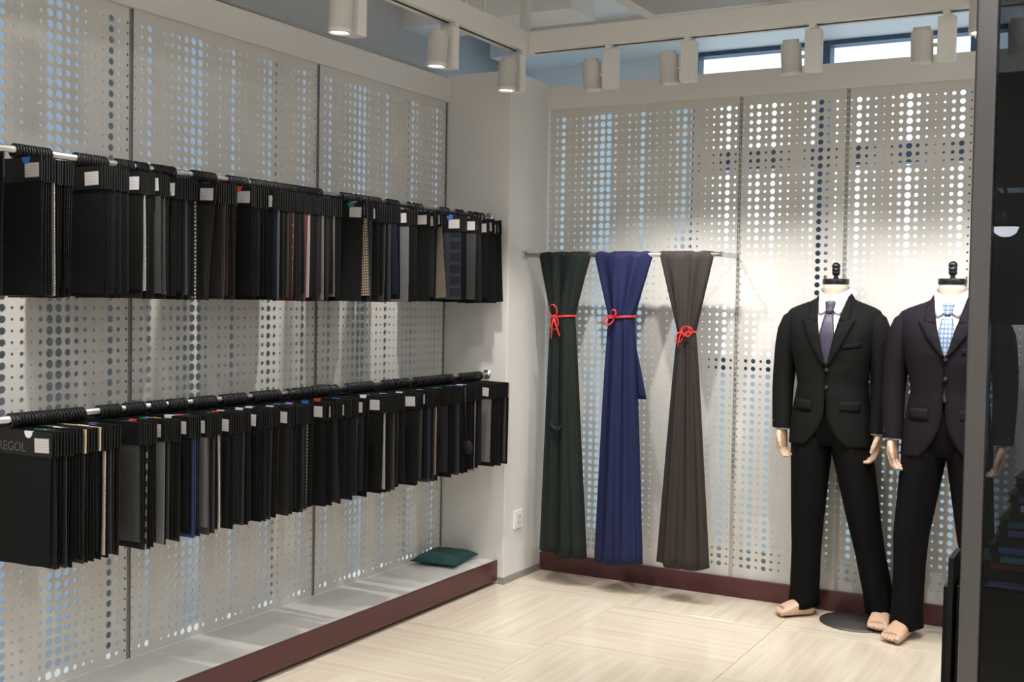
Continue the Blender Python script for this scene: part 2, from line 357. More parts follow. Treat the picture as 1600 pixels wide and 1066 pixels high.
def fab(n, c, **k): return mat('fabric_' + n, c, .9, spec=.2, noise=k.get('noise', (300, .25)), sheen=.0)
F = {'black': fab('black', (.006, .0065, .0065)), 'black2': fab('black_blue', (.0055, .006, .008)), 'charcoal': fab('charcoal', (.019, .0195, .020)),
     'dark': fab('dark', (.010, .0105, .010)), 'grey': fab('grey', (.055, .057, .058)), 'midgrey': fab('midgrey', (.16, .16, .158)), 'light': fab('light', (.38, .37, .36)), 'navy': fab('navy', (.012, .017, .045)),
     'slate': fab('slate', (.05, .065, .09)), 'taupe': fab('taupe', (.16, .135, .105)), 'tan': fab('tan', (.34, .25, .14)), 'cream': fab('cream', (.60, .54, .45)), 'pink': fab('pinkish', (.34, .27, .26)),
     'brown': fab('brown', (.035, .022, .018)), 'blue': fab('blue', (.03, .06, .22)), 'red': fab('red', (.25, .02, .025)),
     'hound': stripes('fabric_houndstooth', (.03, .03, .03), (.55, .52, .48), 26, 26), 'bigcheck': stripes('fabric_big_check', (.025, .022, .03), (.55, .50, .52), 9, 9),
     'beigecheck': stripes('fabric_beige_check', (.10, .075, .05), (.50, .42, .31), 30, 30, thr=.35), 'tartan': stripes('fabric_tartan', (.03, .022, .022), (.30, .10, .09), 10, 8, 'MAXIMUM', thr=.88),
     'plaid': stripes('fabric_navy_plaid', (.012, .013, .022), (.03, .034, .06), 4, 6, 'MAXIMUM', thr=.8), 'pin': stripes('fabric_pinstripe', (.10, .10, .105), (.17, .17, .18), 40, 0)}
TABS = {k: mat('tab_' + k, c, .5) for k, c in dict(blue=(.03, .16, .62), red=(.72, .06, .03), green=(.02, .20, .08), purple=(.36, .22, .60), white=(.85, .85, .84), yellow=(.80, .60, .05)).items()}
HH, FH = .068, .315
def header_mesh(w, m):
    return MB().box(-w / 2, w / 2, -.0022, .0022, -.026 - HH, -.026).box(-w / 2, w / 2, -.0030, -.0022, -.026 - HH, -.026 - HH + .006).mesh('header_card', m)
def fabric_mesh(w, m, seed, h=FH):
    rnd = random.Random(seed); mb = MB(); x0, x1 = -w / 2 + .004, w / 2 - .003; zt, zb = -.026 - HH + .004, -.026 - HH - h
    nz = 84; bend = rnd.uniform(-.003, .003); curl = rnd.uniform(-.004, .004)
    P = []
    for i in range(nz + 1):
        s = i / nz; z = zt + (zb - zt) * s; row = []
        for j in range(7):
            u = j / 6; tooth = (.0011 if i % 2 else -.0011)
            x = x0 + (x1 - x0) * u + (tooth if j == 6 else (-tooth if j == 0 else 0))
            y = bend * math.sin(s * PI * .8) + curl * s * s * (u - .3)
            zz = z + (.0016 if (i == nz and j % 2) else 0)
            row.append((x, y, zz))
        P.append(row)
    front = [[(x, y - .001, z) for x, y, z in r] for r in P]; back = [[(x, y + .001, z) for x, y, z in r][::-1] for r in P]
    mb.rings([a + b for a, b in zip(front, back)], cap=True, smooth=False)
    return mb.mesh('fabric', m)
def torus(R, r, n=24, m=8, sx=1.0):
    mb = MB(); vs = []; fs = []
    for i in range(n):
        a = 2 * PI * i / n
        for j in range(m):
            b = 2 * PI * j / m; q = R + r * math.cos(b); vs.append((q * math.cos(a) * sx, r * math.sin(b), q * math.sin(a)))
    for i in range(n):
        for j in range(m):
            fs.append((i * m + j, ((i + 1) % n) * m + j, ((i + 1) % n) * m + (j + 1) % m, i * m + (j + 1) % m))
    return mb.add(vs, fs, smooth=True)
RING_ME = torus(.0182, .0036).mesh('ring', M_ringblk)
LABEL_ME = MB().box(-.028, .028, -.0026, -.0022, -.020, .020).mesh('paper_label', M_label)
def tab_me(m):
    n = 10; arc = [(.016 * math.cos(PI + PI * k / n), .019 * math.sin(PI + PI * k / n)) for k in range(n + 1)]
    vs = [(x, -.0028, z) for x, z in arc] + [(x, -.0022, z) for x, z in arc]; fs = [tuple(range(n + 1)), tuple(range(n + 1, 2 * n + 2))[::-1]]
    fs += [(k, n + 1 + k, n + 2 + k, k + 1) for k in range(n)]
    mb = MB().add(vs, fs); mb.box(-.016, .016, -.0028, .0026, -.0002, .0008); return mb.mesh('index_tab', m)
TAB_ME = {k: tab_me(m) for k, m in TABS.items()}
UPW, LOW = .22, .34
HEAD = {(w, k): header_mesh(w, m) for w in (UPW, LOW) for k, m in (('black', M_card), ('beige', M_cardbeige))}
FME = {}
def get_fab(w, key, v):
    if (w, key, v) not in FME: FME[(w, key, v)] = fabric_mesh(w, F[key], hash((w, len(key), v)) & 0xffff, FH - .012 * (v % 3))
    return FME[(w, key, v)]
UP = [(-.80, -.765, 2), (-.651, -.514, 13), (-.442, -.313, 12), (-.29, -.222, 8), (-.214, -.164, 5), (-.142, -.038, 9), (.031, .151, 10), (.198, .304, 9), (.317, .783, 30), (.836, .915, 6), (.923, 1.125, 11), (1.148, 1.228, 4), (1.305, 1.305, 1), (1.344, 1.404, 3), (1.56, 1.62, 4), (1.695, 1.746, 3), (1.809, 1.856, 2), (1.885, 1.921, 2)]
LO = [(-.665, -.362, 24), (-.352, -.262, 8), (-.25, -.163, 7), (-.147, -.082, 6), (-.070, .018, 8), (.039, .16, 9), (.178, .313, 10), (.334, .5, 12), (.529, .562, 2), (.58, .655, 4), (.667, .757, 7), (.772, .813, 2), (.887, 1.088, 13), (1.137, 1.198, 3), (1.217, 1.332, 7), (1.372, 1.734, 20), (1.751, 1.965, 12)]
# the ones that stand out: y -> (fabric, tab, header, tilt deg, what)
SPU = {-.651: ('black', 'blue', 0, 'plain black swatch with a blue tab at the near end'), -.605: ('light', None, 0, 'pale grey swatch edge behind the blue-tabbed one'), -.514: ('dark', 'red', 0, 'dark swatch with a red tab'),
       -.442: ('black', None, 0, 'wide plain black swatch with a large white label'), -.272: ('light', 'green', 0, 'pale grey swatch with a green tab'), -.214: ('grey', 'purple', 0, 'grey swatch with a purple tab'),
       -.19: ('grey', 'yellow', 0, 'grey swatch with a yellow tab'), -.172: ('dark', 'red', 0, 'dark swatch with a small red tab beside the yellow tab'), -.038: ('hound', None, 0, 'houndstooth swatch with pinked edge'),
       .031: ('charcoal', None, 5, 'charcoal swatch hanging tilted with a skewed label'), .198: ('black', 'red', 0, 'black swatch with a bright orange-red tab'), .343: ('midgrey', None, 0, 'mid grey swatch beside the tartan one'), .405: ('brown', None, 0, 'brown swatch beside the tartan one'),
       .423: ('tartan', None, 0, 'red and black tartan swatch'), .50: ('red', None, 0, 'dark red swatch'), .514: ('light', 'white', 0, 'pale grey swatch beside the dark red one'), .599: ('midgrey', 'white', 0, 'mid grey swatch with a white label, left of a pair'), .664: ('midgrey', None, 0, 'mid grey swatch with a white label, right of a pair'),
       .852: ('beigecheck', 'purple', -4, 'beige checked swatch swinging out at an angle'), .80: ('dark', 'green', 0, 'dark swatch with a green tab'), 1.063: ('navy', 'blue', -3, 'navy swatch swinging out'), 1.148: ('midgrey', None, 0, 'mid grey swatch'), 1.228: ('dark', 'purple', 0, 'dark swatch with a purple tab'), 1.344: ('charcoal', None, 0, 'charcoal swatch'),
       1.39: ('taupe', None, -5, 'taupe brown swatch swinging out with a tilted card'), 1.56: ('plaid', 'blue', 0, 'navy plaid swatch with a blue tab towards the corner'), 1.746: ('charcoal', None, -2, 'charcoal swatch, third from the column end'), 1.856: ('black', None, -2, 'black swatch, second from the column end'), 1.921: ('black', None, -3, 'last black swatch at the column end')}
SPL = {-.665: ('black', 'white', 0, 'large black swatch with grey lettering and white tab'), -.60: ('black', 'red', 0, 'black swatch with a red tab'), -.585: ('black', 'green', 0, 'black swatch with a green tab'), -.565: ('dark', 'white', 0, 'dark swatch with a white tab'),
       -.543: ('grey', 'beige', 0, 'swatch on a beige card, left of two'), -.491: ('black', 'beige', 0, 'swatch on a beige card, right of two'), -.475: ('cream', 'white', 0, 'cream swatch edge beside the beige cards'), -.45: ('slate', 'red', 0, 'blue-grey swatch with a red tab'), -.313: ('bigcheck', 'red', 0, 'bold black and white checked swatch'),
       -.25: ('midgrey', 'green', 0, 'mid grey swatch with a green tab'), -.225: ('grey', 'purple', 0, 'grey swatch with a purple tab'), -.185: ('black', 'yellow', 0, 'black swatch with a yellow tab'), -.147: ('black', 'white', 0, 'black swatch with a white tab beside the blue fabric'), -.125: ('blue', 'blue', 0, 'bright blue swatch edge'), -.11: ('slate', 'blue', 0, 'slate blue swatch'),
       -.070: ('midgrey', 'green', 0, 'grey linen swatch with a green tab'), -.013: ('cream', None, 0, 'cream swatch edge beside the grey linen one'), .039: ('dark', 'white', 0, 'dark swatch with a white tab'), .07: ('charcoal', 'red', 0, 'charcoal swatch with a red tab'), .178: ('black', 'white', 0, 'black swatch with a white tab above the second panel'),
       .334: ('charcoal', 'white', 0, 'charcoal swatch with a white tab'), .44: ('hound', 'purple', 0, 'small grey checked swatch with a purple tab'), .529: ('black', 'blue', 0, 'black swatch with a bright blue tab'), .60: ('charcoal', 'red', -4, 'charcoal swatch with a red tab'), .70: ('black', None, 8, 'black swatch tilted up with a skewed label'), .887: ('black', 'white', 0, 'black swatch with a white tab and straight label'),
       .91: ('light', 'green', 0, 'pale grey swatch edge with a green tab'), 1.137: ('black', 'white', 0, 'wide black swatch with a white tab'), 1.28: ('grey', None, 0, 'grey swatch edge beside the tan one'), 1.30: ('tan', 'white', 0, 'tan swatch'), 1.62: ('pink', 'white', 0, 'pinkish beige swatch'), 1.751: ('pin', None, 0, 'grey pinstripe swatch with a white label'), 1.965: ('black', 'beige', 0, 'swatch on a beige card at the column end')}
def swatches(groups, special, w, z, railname):
    ys = []
    for g, (a, b, n) in enumerate(groups):
        for k in range(n): ys.append((a + (b - a) * (.82 if n > 2 else 1) * (k / (n - 1) if n > 1 else 0), g, k, n))
    sp = {}
    for y0, v in special.items():
        cand = [i for i in range(len(ys)) if i not in sp]; sp[min(cand, key=lambda i: abs(ys[i][0] - y0))] = v
    pool = ['black'] * 6 + ['black2'] * 3 + ['dark'] * 5 + ['charcoal'] * 4 + ['navy'] + ['brown'] + ['grey'] * 2
    rnd = random.Random(int(z * 1000))
    for i, (y, g, k, n) in enumerate(ys):
        s = sp.get(i)
        yaw = math.radians((.5 - k / max(n - 1, 1)) * 3.0 + rnd.uniform(-.4, .4)); roll = math.radians(rnd.uniform(-.9, .9))
        key = s[0] if s else rnd.choice(pool); tab = s[1] if s else (rnd.choice(['white', 'white', 'red', 'green', 'blue', 'purple']) if rnd.random() < (.30 if w == LOW else .10) else None)
        if s and s[2]: roll += math.radians(s[2])
        if s: lab = '%s on the %s rail' % (s[3], railname); grp = None
        else:
            lab = '%s fabric swatch %spacked into the %s bunch from the left, %s rail' % ({'black2': 'blue-black', 'dark': 'near-black'}.get(key, key), 'with %s tab ' % tab if tab else '', ORD[g], railname)
            grp = '%s%s swatches in bunch %d of the %s rail' % (key.rstrip('2'), '' if not tab else ' %s-tabbed' % tab, g + 1, railname) if key != 'black2' else 'blue-black%s swatches in bunch %d of the %s rail' % ('' if not tab else ' %s-tabbed' % tab, g + 1, railname)
        t = thing('fabric_swatch', lab, 'fabric swatch', (.25, y, z), 0, grp or 'single swatches on the %s rail' % railname)
        t.rotation_euler = (0, roll, yaw)
        hk = 'beige' if tab == 'beige' else 'black'
        link('ring', RING_ME, t, (0, 0, -.0044), (0, rnd.uniform(0, 1), math.radians(rnd.uniform(-5, 5))))
        dz = rnd.uniform(-.004, .002)
        h = link('header_card', HEAD[(w, hk)], t, (0, 0, dz))
        link('fabric', get_fab(w, key, rnd.randrange(5)), t, (0, 0, dz))
        if tab and tab != 'beige': link('index_tab', TAB_ME[tab], t, (w / 2 - .060 - (.03 if w == LOW else 0), 0, -.026 + dz))
        if s or rnd.random() < .6:
            q = rnd.uniform(-.05, .05); link('paper_label', LABEL_ME, t, (w / 2 - .040 + rnd.uniform(-.006, .004), 0, -.026 - .036 + dz), (0, q, 0))
        if s and 'lettering' in s[3]:
            c = bpy.data.curves.new('lettering', 'FONT'); c.body = '-REGOL'; c.size = .036; c.extrude = .0002; c.align_x = 'CENTER'
            tmp = bpy.data.objects.new('tmp', c); COL.objects.link(tmp); bpy.context.view_layer.update()
            me = bpy.data.meshes.new_from_object(tmp.evaluated_get(bpy.context.evaluated_depsgraph_get())); bpy.data.objects.remove(tmp); bpy.data.curves.remove(c)
            me.name = 'lettering'; me.materials.clear(); me.materials.append(mat('lettering_grey', (.10, .10, .11), .6))
            link('lettering', me, t, (.008, -.0033, -.085), (PI / 2, 0, 0))
swatches(UP, SPU, UPW, 1.766, 'upper'); swatches(LO, SPL, LOW, 1.011, 'lower')
tg = thing('hang_tag', 'round black hang tag on a strap among the lower swatches near the column', 'tag', (.43, 1.50, .985))
part('strap', MB().tube([(0, 0, 0), (.004, 0, -.12), (.012, 0, -.235)], .0035, 6), M_card, tg)
part('disc', MB().lathe([(0, -.004), (.026, -.004), (.03, 0), (.026, .004), (0, .004)], (.014, 0, -.262), 20, M=Matrix.Rotation(PI / 2, 3, 'X')), M_ringblk, tg)

# ------------------------------------------------------------------ cushion on the plinth
def cushion():
    mb = MB(); n = 16; a, b, h = .115, .135, .032; P = []
    top = []; 
    for sgn in (1, -1):
        G = []
        for i in range(n + 1):
            row = []
            for j in range(n + 1):
                u = i / n * 2 - 1; v = j / n * 2 - 1
                pin = 1 - .10 * (1 - abs(u) ** 2) * abs(v) ** 3; pin2 = 1 - .10 * (1 - abs(v) ** 2) * abs(u) ** 3
                z = h * ((1 - u ** 4) * (1 - v ** 4)) ** .5 + .003 * math.sin(9 * u + 5 * v) * (1 - u * u) * (1 - v * v)
                row.append((a * u * pin2, b * v * pin, sgn * z * (1 if sgn > 0 else .55)))
            G.append(row if sgn > 0 else row[::-1])
        mb.grid(G)
    return mb
cu = tag(part('cushion', cushion(), mat('cushion_teal', (.025, .085, .085), .95, noise=(160, .35), bump=(200, .3))), 'small dark teal cushion lying on the white plinth in the corner', 'cushion')
cu.location = (.125, 1.84, HP + .0215); cu.rotation_euler = (0, 0, math.radians(8))
part('piping', MB().tube([(-.115, -.135, 0), (-.106, 0, 0), (-.115, .135, 0), (0, .124, 0), (.115, .135, 0), (.106, 0, 0), (.115, -.135, 0), (0, -.124, 0), (-.115, -.135, 0)], .003, 6), MATS['cushion_teal'], cu)

# ------------------------------------------------------------------ drapes on the short rail
YR, ZR = 2.16, 1.591
dr = thing('drape_rail', 'short steel rail holding three knotted cloth lengths by the corner', 'rail', (0, YR, ZR))
part('rod', MB().tube([(CX, 0, 0), (1.362, 0, 0)], .011, 16), M_steel, dr)
part('bracket', MB().box(1.353, 1.359, -.012, YB - YR, -.012, .012), M_steel, dr)
part('end_flange', MB().lathe([(.0, 0), (.022, 0), (.022, .006), (.0, .006)], (CX, 0, 0), M=Matrix.Rotation(PI / 2, 3, 'Y')), M_steel, dr)
def interp(tab, s):
    for (a, va), (b, vb) in zip(tab, tab[1:]):
        if s <= b:
            t = (s - a) / (b - a); t = t * t * (3 - 2 * t); return va + (vb - va) * t
    return tab[-1][1]
def drape(name_lab, x_top, hw_top, x_tie, z_tie, hw_tie, x_bot, hw_bot, z_bot, m, seed, nf):
    t = thing('draped_cloth', name_lab, 'cloth', (0, YR, 0)); rnd = random.Random(seed)
    ph = [rnd.uniform(0, 6.28) for _ in range(6)]; R = []; N = 120
    zs = [ZR + .0135, ZR + .0125, ZR + .008] + [ZR - .002 - (ZR - .002 - z_tie) * k / 16 for k in range(17)] + [z_tie - (z_tie - z_bot) * k / 26 for k in range(1, 27)]
    for z in zs:
        if z >= z_tie:
            s = (ZR + .0135 - z) / (ZR + .0135 - z_tie); q = s
            cx = x_top + (x_tie - x_top) * q; hw = hw_top + (hw_tie - hw_top) * q; b = .024 + .012 * s; amp = .004 + .010 * min(1, s * 2.5) * (1 - .3 * s)
            if z > ZR + .005: b = .006 if z > ZR + .0130 else (.012 if z > ZR + .010 else .018); amp = .002
        else:
            s = (z_tie - z) / (z_tie - z_bot); q = .82 * s + .18 * s ** .4
            cx = x_tie + (x_bot - x_tie) * q; hw = hw_tie + (hw_bot - hw_tie) * q; b = .036 + .012 * math.sin(min(1, s * 3) * PI / 2) ; amp = .011 + .008 * s
        amp *= 1 - .8 * math.exp(-((z - z_tie) / .05) ** 2)
        ring = []
        for j in range(N):
            a = 2 * PI * j / N; c, sn = math.cos(a), math.sin(a); u = c
            # folds: ripples of depth along the width, drifting with height
            f = (1.3 * abs(math.sin(u * nf * .55 + ph[0] + .9 * s)) - .8) + math.sin(u * nf * 1.7 + ph[1] - .7 * s) * .28 + math.sin(u * nf * .45 + ph[2]) * .35
            wv = max(0, abs(sn)) ** .5
            y = (b * math.copysign(abs(sn) ** .8, sn)) + amp * f * wv
            zz = z
            if z == zs[-1]: zz = z + .010 * math.sin(u * 2.2 + ph[3]) + .004 * math.sin(u * 7 + ph[4])
            if z > ZR + .007: zz = z + .0035 * math.sin(u * nf * 1.6 + ph[1])
            ring.append((cx + hw * u + .004 * math.sin(a * 5 + ph[5]) * s, y, zz))
        R.append(ring)
    mb = MB(); mb.rings(R, cap=True); part('cloth', mb, m, t); return t
def drape_mat(n, c, sc): return mat('drape_' + n, c, .72, spec=.3, noise=(sc, .35, (1, 1, 3)))
G_ = drape_mat('green', (.009, .015, .013), 160); N_ = drape_mat('navy', (.010, .015, .066), 160); B_ = drape_mat('brown', (.036, .029, .027), 160)
d1 = drape('dark green cloth length tied with red ribbon, leftmost on the short rail', .579, .142, .573, 1.296, .060, .597, .122, .150, G_, 3, 8)
d2 = drape('navy blue cloth length tied with red ribbon, middle of the short rail', .883, .152, .879, 1.300, .062, .888, .120, .143, N_, 5, 8)
d3 = drape('grey-brown cloth length tied with red ribbon, rightmost on the short rail', 1.194, .133, 1.203, 1.236, .040, 1.208, .124, .168, B_, 8, 8)
# loose side flap of the navy cloth, folded pouch of the green cloth
fl = MB(); P = []
for i in range(15):
    s = i / 14; z = 1.28 - .36 * s; P.append([(.915 + .035 * k / 5 * (.4 + s) + .045 * s, .022 - .003 * k + .006 * math.sin(k + 3 * s), z) for k in range(6)])
solid(part('loose_flap', fl.grid(P), N_, d2), .003)
pc = MB(); P = []
for i in range(9):
    a = PI * i / 8; P.append([(.578 - .036 * math.cos(a), -.052 - .010 * math.sin(a) - r_ * .004, .80 - .04 * math.sin(a) - r_ * .010) for r_ in (-1, 0, 1)])
solid(part('pouch_fold', pc.grid(P), G_, d1), .005)
RIB = mat('ribbon_red', (.72, .02, .018), .35, sheen=.2)
def ribbon(t, x, z, hw, loops, tails, side):
    r = torus(1, .05, 32, 6); R_ = []
    g = part('ribbon', MB().rings([[(x + (hw + .005) * math.cos(a), .044 * math.sin(a) + dy, z + dz + .004 * math.cos(a)) for a in [2 * PI * k / 32 for k in range(32)]] for dz, dy in ((-.005, 0), (.005, 0))], cap=False), RIB, t); solid(g, .002, 0)
    bw = MB(); kx = x + side; ky = -.050
    bw.lathe([(0, -.009), (.008, -.005), (.009, 0), (.008, .005), (0, .009)], (kx, ky, z), 10)
    for (dx, dz, l) in loops:
        p = []
        for k in range(13):
            a = 2 * PI * k / 12; q = (1 - math.cos(a)) / 2; p.append((kx + dx * l * q + -dz * .35 * l * math.sin(a), ky - .012 * q, z + dz * l * q + dx * .35 * l * math.sin(a)))
        bw.tube(p, .0042, 6, flat=.35)
    for (dx, dz, l) in tails:
        bw.tube([(kx, ky, z), (kx + dx * l * .4, ky - .012, z + dz * l * .35), (kx + dx * l * .7, ky - .008, z + dz * l * .7), (kx + dx * l, ky - .006, z + dz * l)], .0045, 6, flat=.35)
    part('bow', bw, RIB, g)
ribbon(d1, .573, 1.296, .060, [(-.1, 1, .058), (.15, -1, .062)], [(.35, -.95, .10), (-.1, -1, .105), (-1, .45, .045)], -.022)
ribbon(d2, .879, 1.300, .062, [(.2, 1, .035), (-.75, -.6, .055)], [(-.9, -.5, .05), (.6, .5, .03)], -.020)
ribbon(d3, 1.203, 1.236, .040, [(.95, .2, .06), (.8, .45, .05), (-.35, -.9, .05)], [(-.2, -1, .065), (.9, -.4, .045)], -.008)

# ------------------------------------------------------------------ suit mannequins
def sup(rx, ry, n, t):
    s_, c_ = math.sin(t), math.cos(t)
    return (rx * math.copysign(abs(s_) ** (2 / n), s_), -ry * math.copysign(abs(c_) ** (2 / n), c_))
TORSO = [(.765, .178, .128, 2.4, .004), (.85, .174, .124, 2.4, .002), (.95, .160, .114, 2.4, 0), (1.03, .150, .108, 2.4, -.002), (1.10, .157, .113, 2.4, -.004), (1.18, .176, .121, 2.4, -.004), (1.25, .190, .120, 2.4, 0),
         (1.30, .198, .108, 2.3, .004), (1.33, .203, .094, 2.2, .008), (1.348, .200, .082, 2.1, .012), (1.362, .176, .075, 2.0, .016), (1.38, .130, .069, 2, .018), (1.395, .090, .066, 2, .020), (1.408, .074, .062, 2, .020)]
def tors(z):
    for a, b in zip(TORSO, TORSO[1:]):
        if z <= b[0]:
            k = max(0, (z - a[0]) / (b[0] - a[0])); return [a[i] + (b[i] - a[i]) * k for i in range(1, 5)]
    return list(TORSO[-1][1:])
def front_y(x, z, off=0):
    rx, ry, n, cy = tors(z); q = min(abs(x) / rx, .98); return cy - ry * (1 - q ** n) ** (1 / n) - off
def mannequin(label, loc, rz, jm, tm, tiem, zbut, legs, buttons, feet, disc):
    t = thing('suit_mannequin', label, 'mannequin', loc, rz)
    # neck, cap and finial
    nk = part('neck', MB().lathe([(.050, 1.34), (.050, 1.40), (.051, 1.44), (.054, 1.466), (0, 1.466)], (0, .02, 0), 28), M_neck, t)
    cp = part('neck_cap', MB().lathe([(0, 1.464), (.056, 1.464), (.057, 1.468), (.057, 1.484), (.055, 1.487), (0, 1.487)], (0, .02, 0), 32), M_blackwood, t)
    part('finial', MB().lathe([(.010, 1.486), (.012, 1.492), (.008, 1.497), (.016, 1.506), (.018, 1.514), (.015, 1.518), (.018, 1.522), (.018, 1.530), (.015, 1.532), (.0185, 1.538), (.017, 1.549), (.009, 1.557), (0, 1.559)], (0, .02, 0), 20), M_blackwood, cp)
    # shirt
    sh = MB(); R = []
    for z in [1.0 + .02 * k for k in range(20)] + [1.39, 1.40]:
        rx, ry, n, cy = tors(z); R.append([(sup(rx - .012, ry - .010, n, 2 * PI * j / 40)[0], sup(rx - .012, ry - .010, n, 2 * PI * j / 40)[1] + cy, z) for j in range(40)])
    shirt = part('shirt', sh.rings(R), M_shirt, t)
    co = MB(); P = []; N = 40
    for i in range(5):
        v = i / 4; row = []
        for j in range(N + 1):
            a = math.radians(9) + (2 * PI - math.radians(18)) * j / N; fr = abs(math.cos(a / 2)) ** 6   # 1 at the front
            ztop = 1.452 - .040 * fr; zbot = 1.388 - .030 * fr
            wing = max(0, 1 - abs(min(a, 2 * PI - a) - .50) / .42); zbot -= .036 * wing
            r = .063 + .010 * v + (.016 * wing) * v; z = ztop + (zbot - ztop) * v
            row.append((r * math.sin(a), .018 - (r + .012 * fr * v + .020 * wing * v) * math.cos(a), z))
        P.append(row)
    solid(part('shirt_collar', co.grid(P), M_shirt, shirt), .0025)
    def e(z):
        if z > zbut:
            k = (z - zbut) / (1.405 - zbut); return .001 + .062 * k ** .85
        k = (zbut - z) / (zbut - .765)
        return -.006 + .012 * min(1, k * 2) + .088 * max(0, (k - .45) / .55) ** 2.6
    # tie
    tb = MB(); P = []
    for i in range(15):
        z = 1.347 - (1.347 - zbut - .010) * i / 14; w = min(.015 + .024 * min(1, i / 9.0), max(e(z), 0) + .003)
        P.append([(w * k / 3, front_y(w * k / 3, z) + .002 - .005 * (1 - (k / 3) ** 2), z) for k in range(-3, 4)])
    tie = part('tie', tb.grid(P), tiem, t); solid(tie, .003)
    part('tie_knot', MB().rings([[(hw * math.cos(2 * PI * k / 12), front_y(0, min(z, 1.36)) - .006 + d * math.sin(2 * PI * k / 12), z) for k in range(12)] for z, hw, d in ((1.338, .013, .009), (1.352, .018, .012), (1.372, .022, .013), (1.386, .022, .011), (1.390, .016, .006))]), tiem, tie)
    # jacket body with open front
    def e(z):
        if z > zbut:
            k = (z - zbut) / (1.405 - zbut); return .001 + .062 * k ** .85
        k = (zbut - z) / (zbut - .765)
        return -.006 + .012 * min(1, k * 2) + .088 * max(0, (k - .45) / .55) ** 2.6
    jb = MB(); P = []; zs = [.765 + .0125 * k for k in range(50)] + [1.385, 1.392, 1.399, 1.406]
    zs = [z for z in zs if z <= 1.38] + [1.385, 1.392, 1.399, 1.406]; N = 64
    for z in zs:
        rx, ry, n, cy = tors(z); ex = max(e(z), .0); t0 = math.asin(min(1, (ex / rx)) ** (n / 2)); row = []
        hemup = 0
        for j in range(N + 1):
            a = t0 + (2 * PI - 2 * t0) * j / N; x, y = sup(rx, ry, n, a)
            dr_ = .0035 * math.sin(3 * a + z * 21) * math.exp(-((z - 1.02) / .10) ** 2) + .003 * math.sin(7 * a) * max(0, (.9 - z) / .14)
            over = -.004 if (j < 6 and z < zbut) else 0
            row.append((x * (1 + dr_ / .15), y * (1 + dr_ / .15) + cy + over, z))
        P.append(row)
    jk = part('jacket', jb.grid(P), jm, t); solid(jk, .004)
    # sleeves
    for sx in (-1, 1):
        path = [(.110, .010, 1.330, .040, .036), (.150, .009, 1.322, .052, .043), (.178, .008, 1.298, .061, .050), (.192, .006, 1.255, .063, .053), (.201, .004, 1.20, .061, .052), (.208, .003, 1.14, .057, .050), (.213, .002, 1.07, .053, .048), (.215, -.003, 1.0, .050, .046), (.212, -.012, .92, .047, .044), (.209, -.022, .85, .045, .043), (.208, -.024, .828, .045, .043)]
        R = []
        for i, (x, y, z, ry, rx) in enumerate(path):
            p0 = Vector(path[max(i - 1, 0)][:3]); p1 = Vector(path[min(i + 1, len(path) - 1)][:3]); d = (p1 - p0).normalized()
            if i >= len(path) - 2: d = Vector((0, 0, -1))
            bb = Vector((-d.z, 0, d.x)).normalized()
            R.append([(sx * (x + bb.x * rx * math.cos(2 * PI * j / 24) * (1 + .02 * math.sin(5 * i + 6 * PI * j / 24))), y + ry * math.sin(2 * PI * j / 24), z + bb.z * rx * math.cos(2 * PI * j / 24)) for j in range(24)])
            if sx < 0: R[-1] = R[-1][::-1]
        sl = MB(); sl.rings(R[:], cap=False); x, y, z, ry, rx = path[-1]
        sl.rings([[(sx * x + rx * k * math.cos(2 * PI * j / 24), y + ry * k * math.sin(2 * PI * j / 24), z + dz) for j in range(24)] for k, dz in ((1, 0), (.86, .002), (.84, .03))], cap=True)
        s_o = part('sleeve', sl, jm, jk)
        part('shirt_cuff', MB().lathe([(.030, .02), (.034, .02), (.034, -.006), (.030, -.006)], (sx * x, y, z), 20), M_shirt, s_o)
        part('cuff_button', MB().lathe([(0, -.001), (.005, -.001), (.005, .002), (0, .003)], (sx * (x + .030), y - .035, z + .03), 10, M=Matrix.Rotation(PI / 2, 3, 'X')), M_blackwood, s_o)
    # lapels and collar
    for sx in (-1, 1):
        lp = MB(); P = []; n = 18; zn = 1.300
        for i in range(n + 1):
            z = zbut + .008 + (zn - zbut - .008) * i / n; k = i / n; w = .004 + .068 * k ** .8; row = []
            for q in range(6):
                x = max(e(z), 0) - .001 + w * q / 5; zz = z + (.014 * (q / 5) * k ** 3)
                row.append((sx * x, front_y(x, min(zz, 1.40), .0045 + .005 * math.sin(PI * q / 5 * .8)), zz))
            P.append(row if sx > 0 else row[::-1])
        solid(part('lapel', lp.grid(P), jm, jk), .003, 0)
        cl = MB(); P = []
        pts = [(.050, 1.298, .040), (.054, 1.325, .040), (.058, 1.35, .036), (.064, 1.375, .030), (.068, 1.395, .024)]
        for i, (xi, z, w) in enumerate(pts):
            row = []
            for q in range(5):
                x = xi - .006 + w * q / 4; zz = z - .010 * q / 4 + (0 if i else .006); row.append((sx * x, front_y(x, min(zz, 1.40), .005), zz))
            P.append(row if sx > 0 else row[::-1])
        solid(part('collar_leaf', cl.grid(P), jm, jk), .003, 0)
    cb = MB(); P = []
    for i in range(4):
        v = i / 3; P.append([((.068 + .022 * v) * math.sin(a), .020 - (.064 + .022 * v) * math.cos(a), 1.424 - .038 * v - .02 * max(0, math.cos(a))) for a in [math.radians(60 + 240 * j / 24) for j in range(25)]])
    solid(part('collar_back', cb.grid(P), jm, jk), .003, 0)
    # pockets, buttons
    def patch(x0, x1, z0, z1, off, sl_=0):
        return [[(x0 + (x1 - x0) * j / 6, front_y(x0 + (x1 - x0) * j / 6, z0 + (z1 - z0) * i / 3, off), z0 + (z1 - z0) * i / 3 + sl_ * j / 6) for j in range(7)] for i in range(4)]
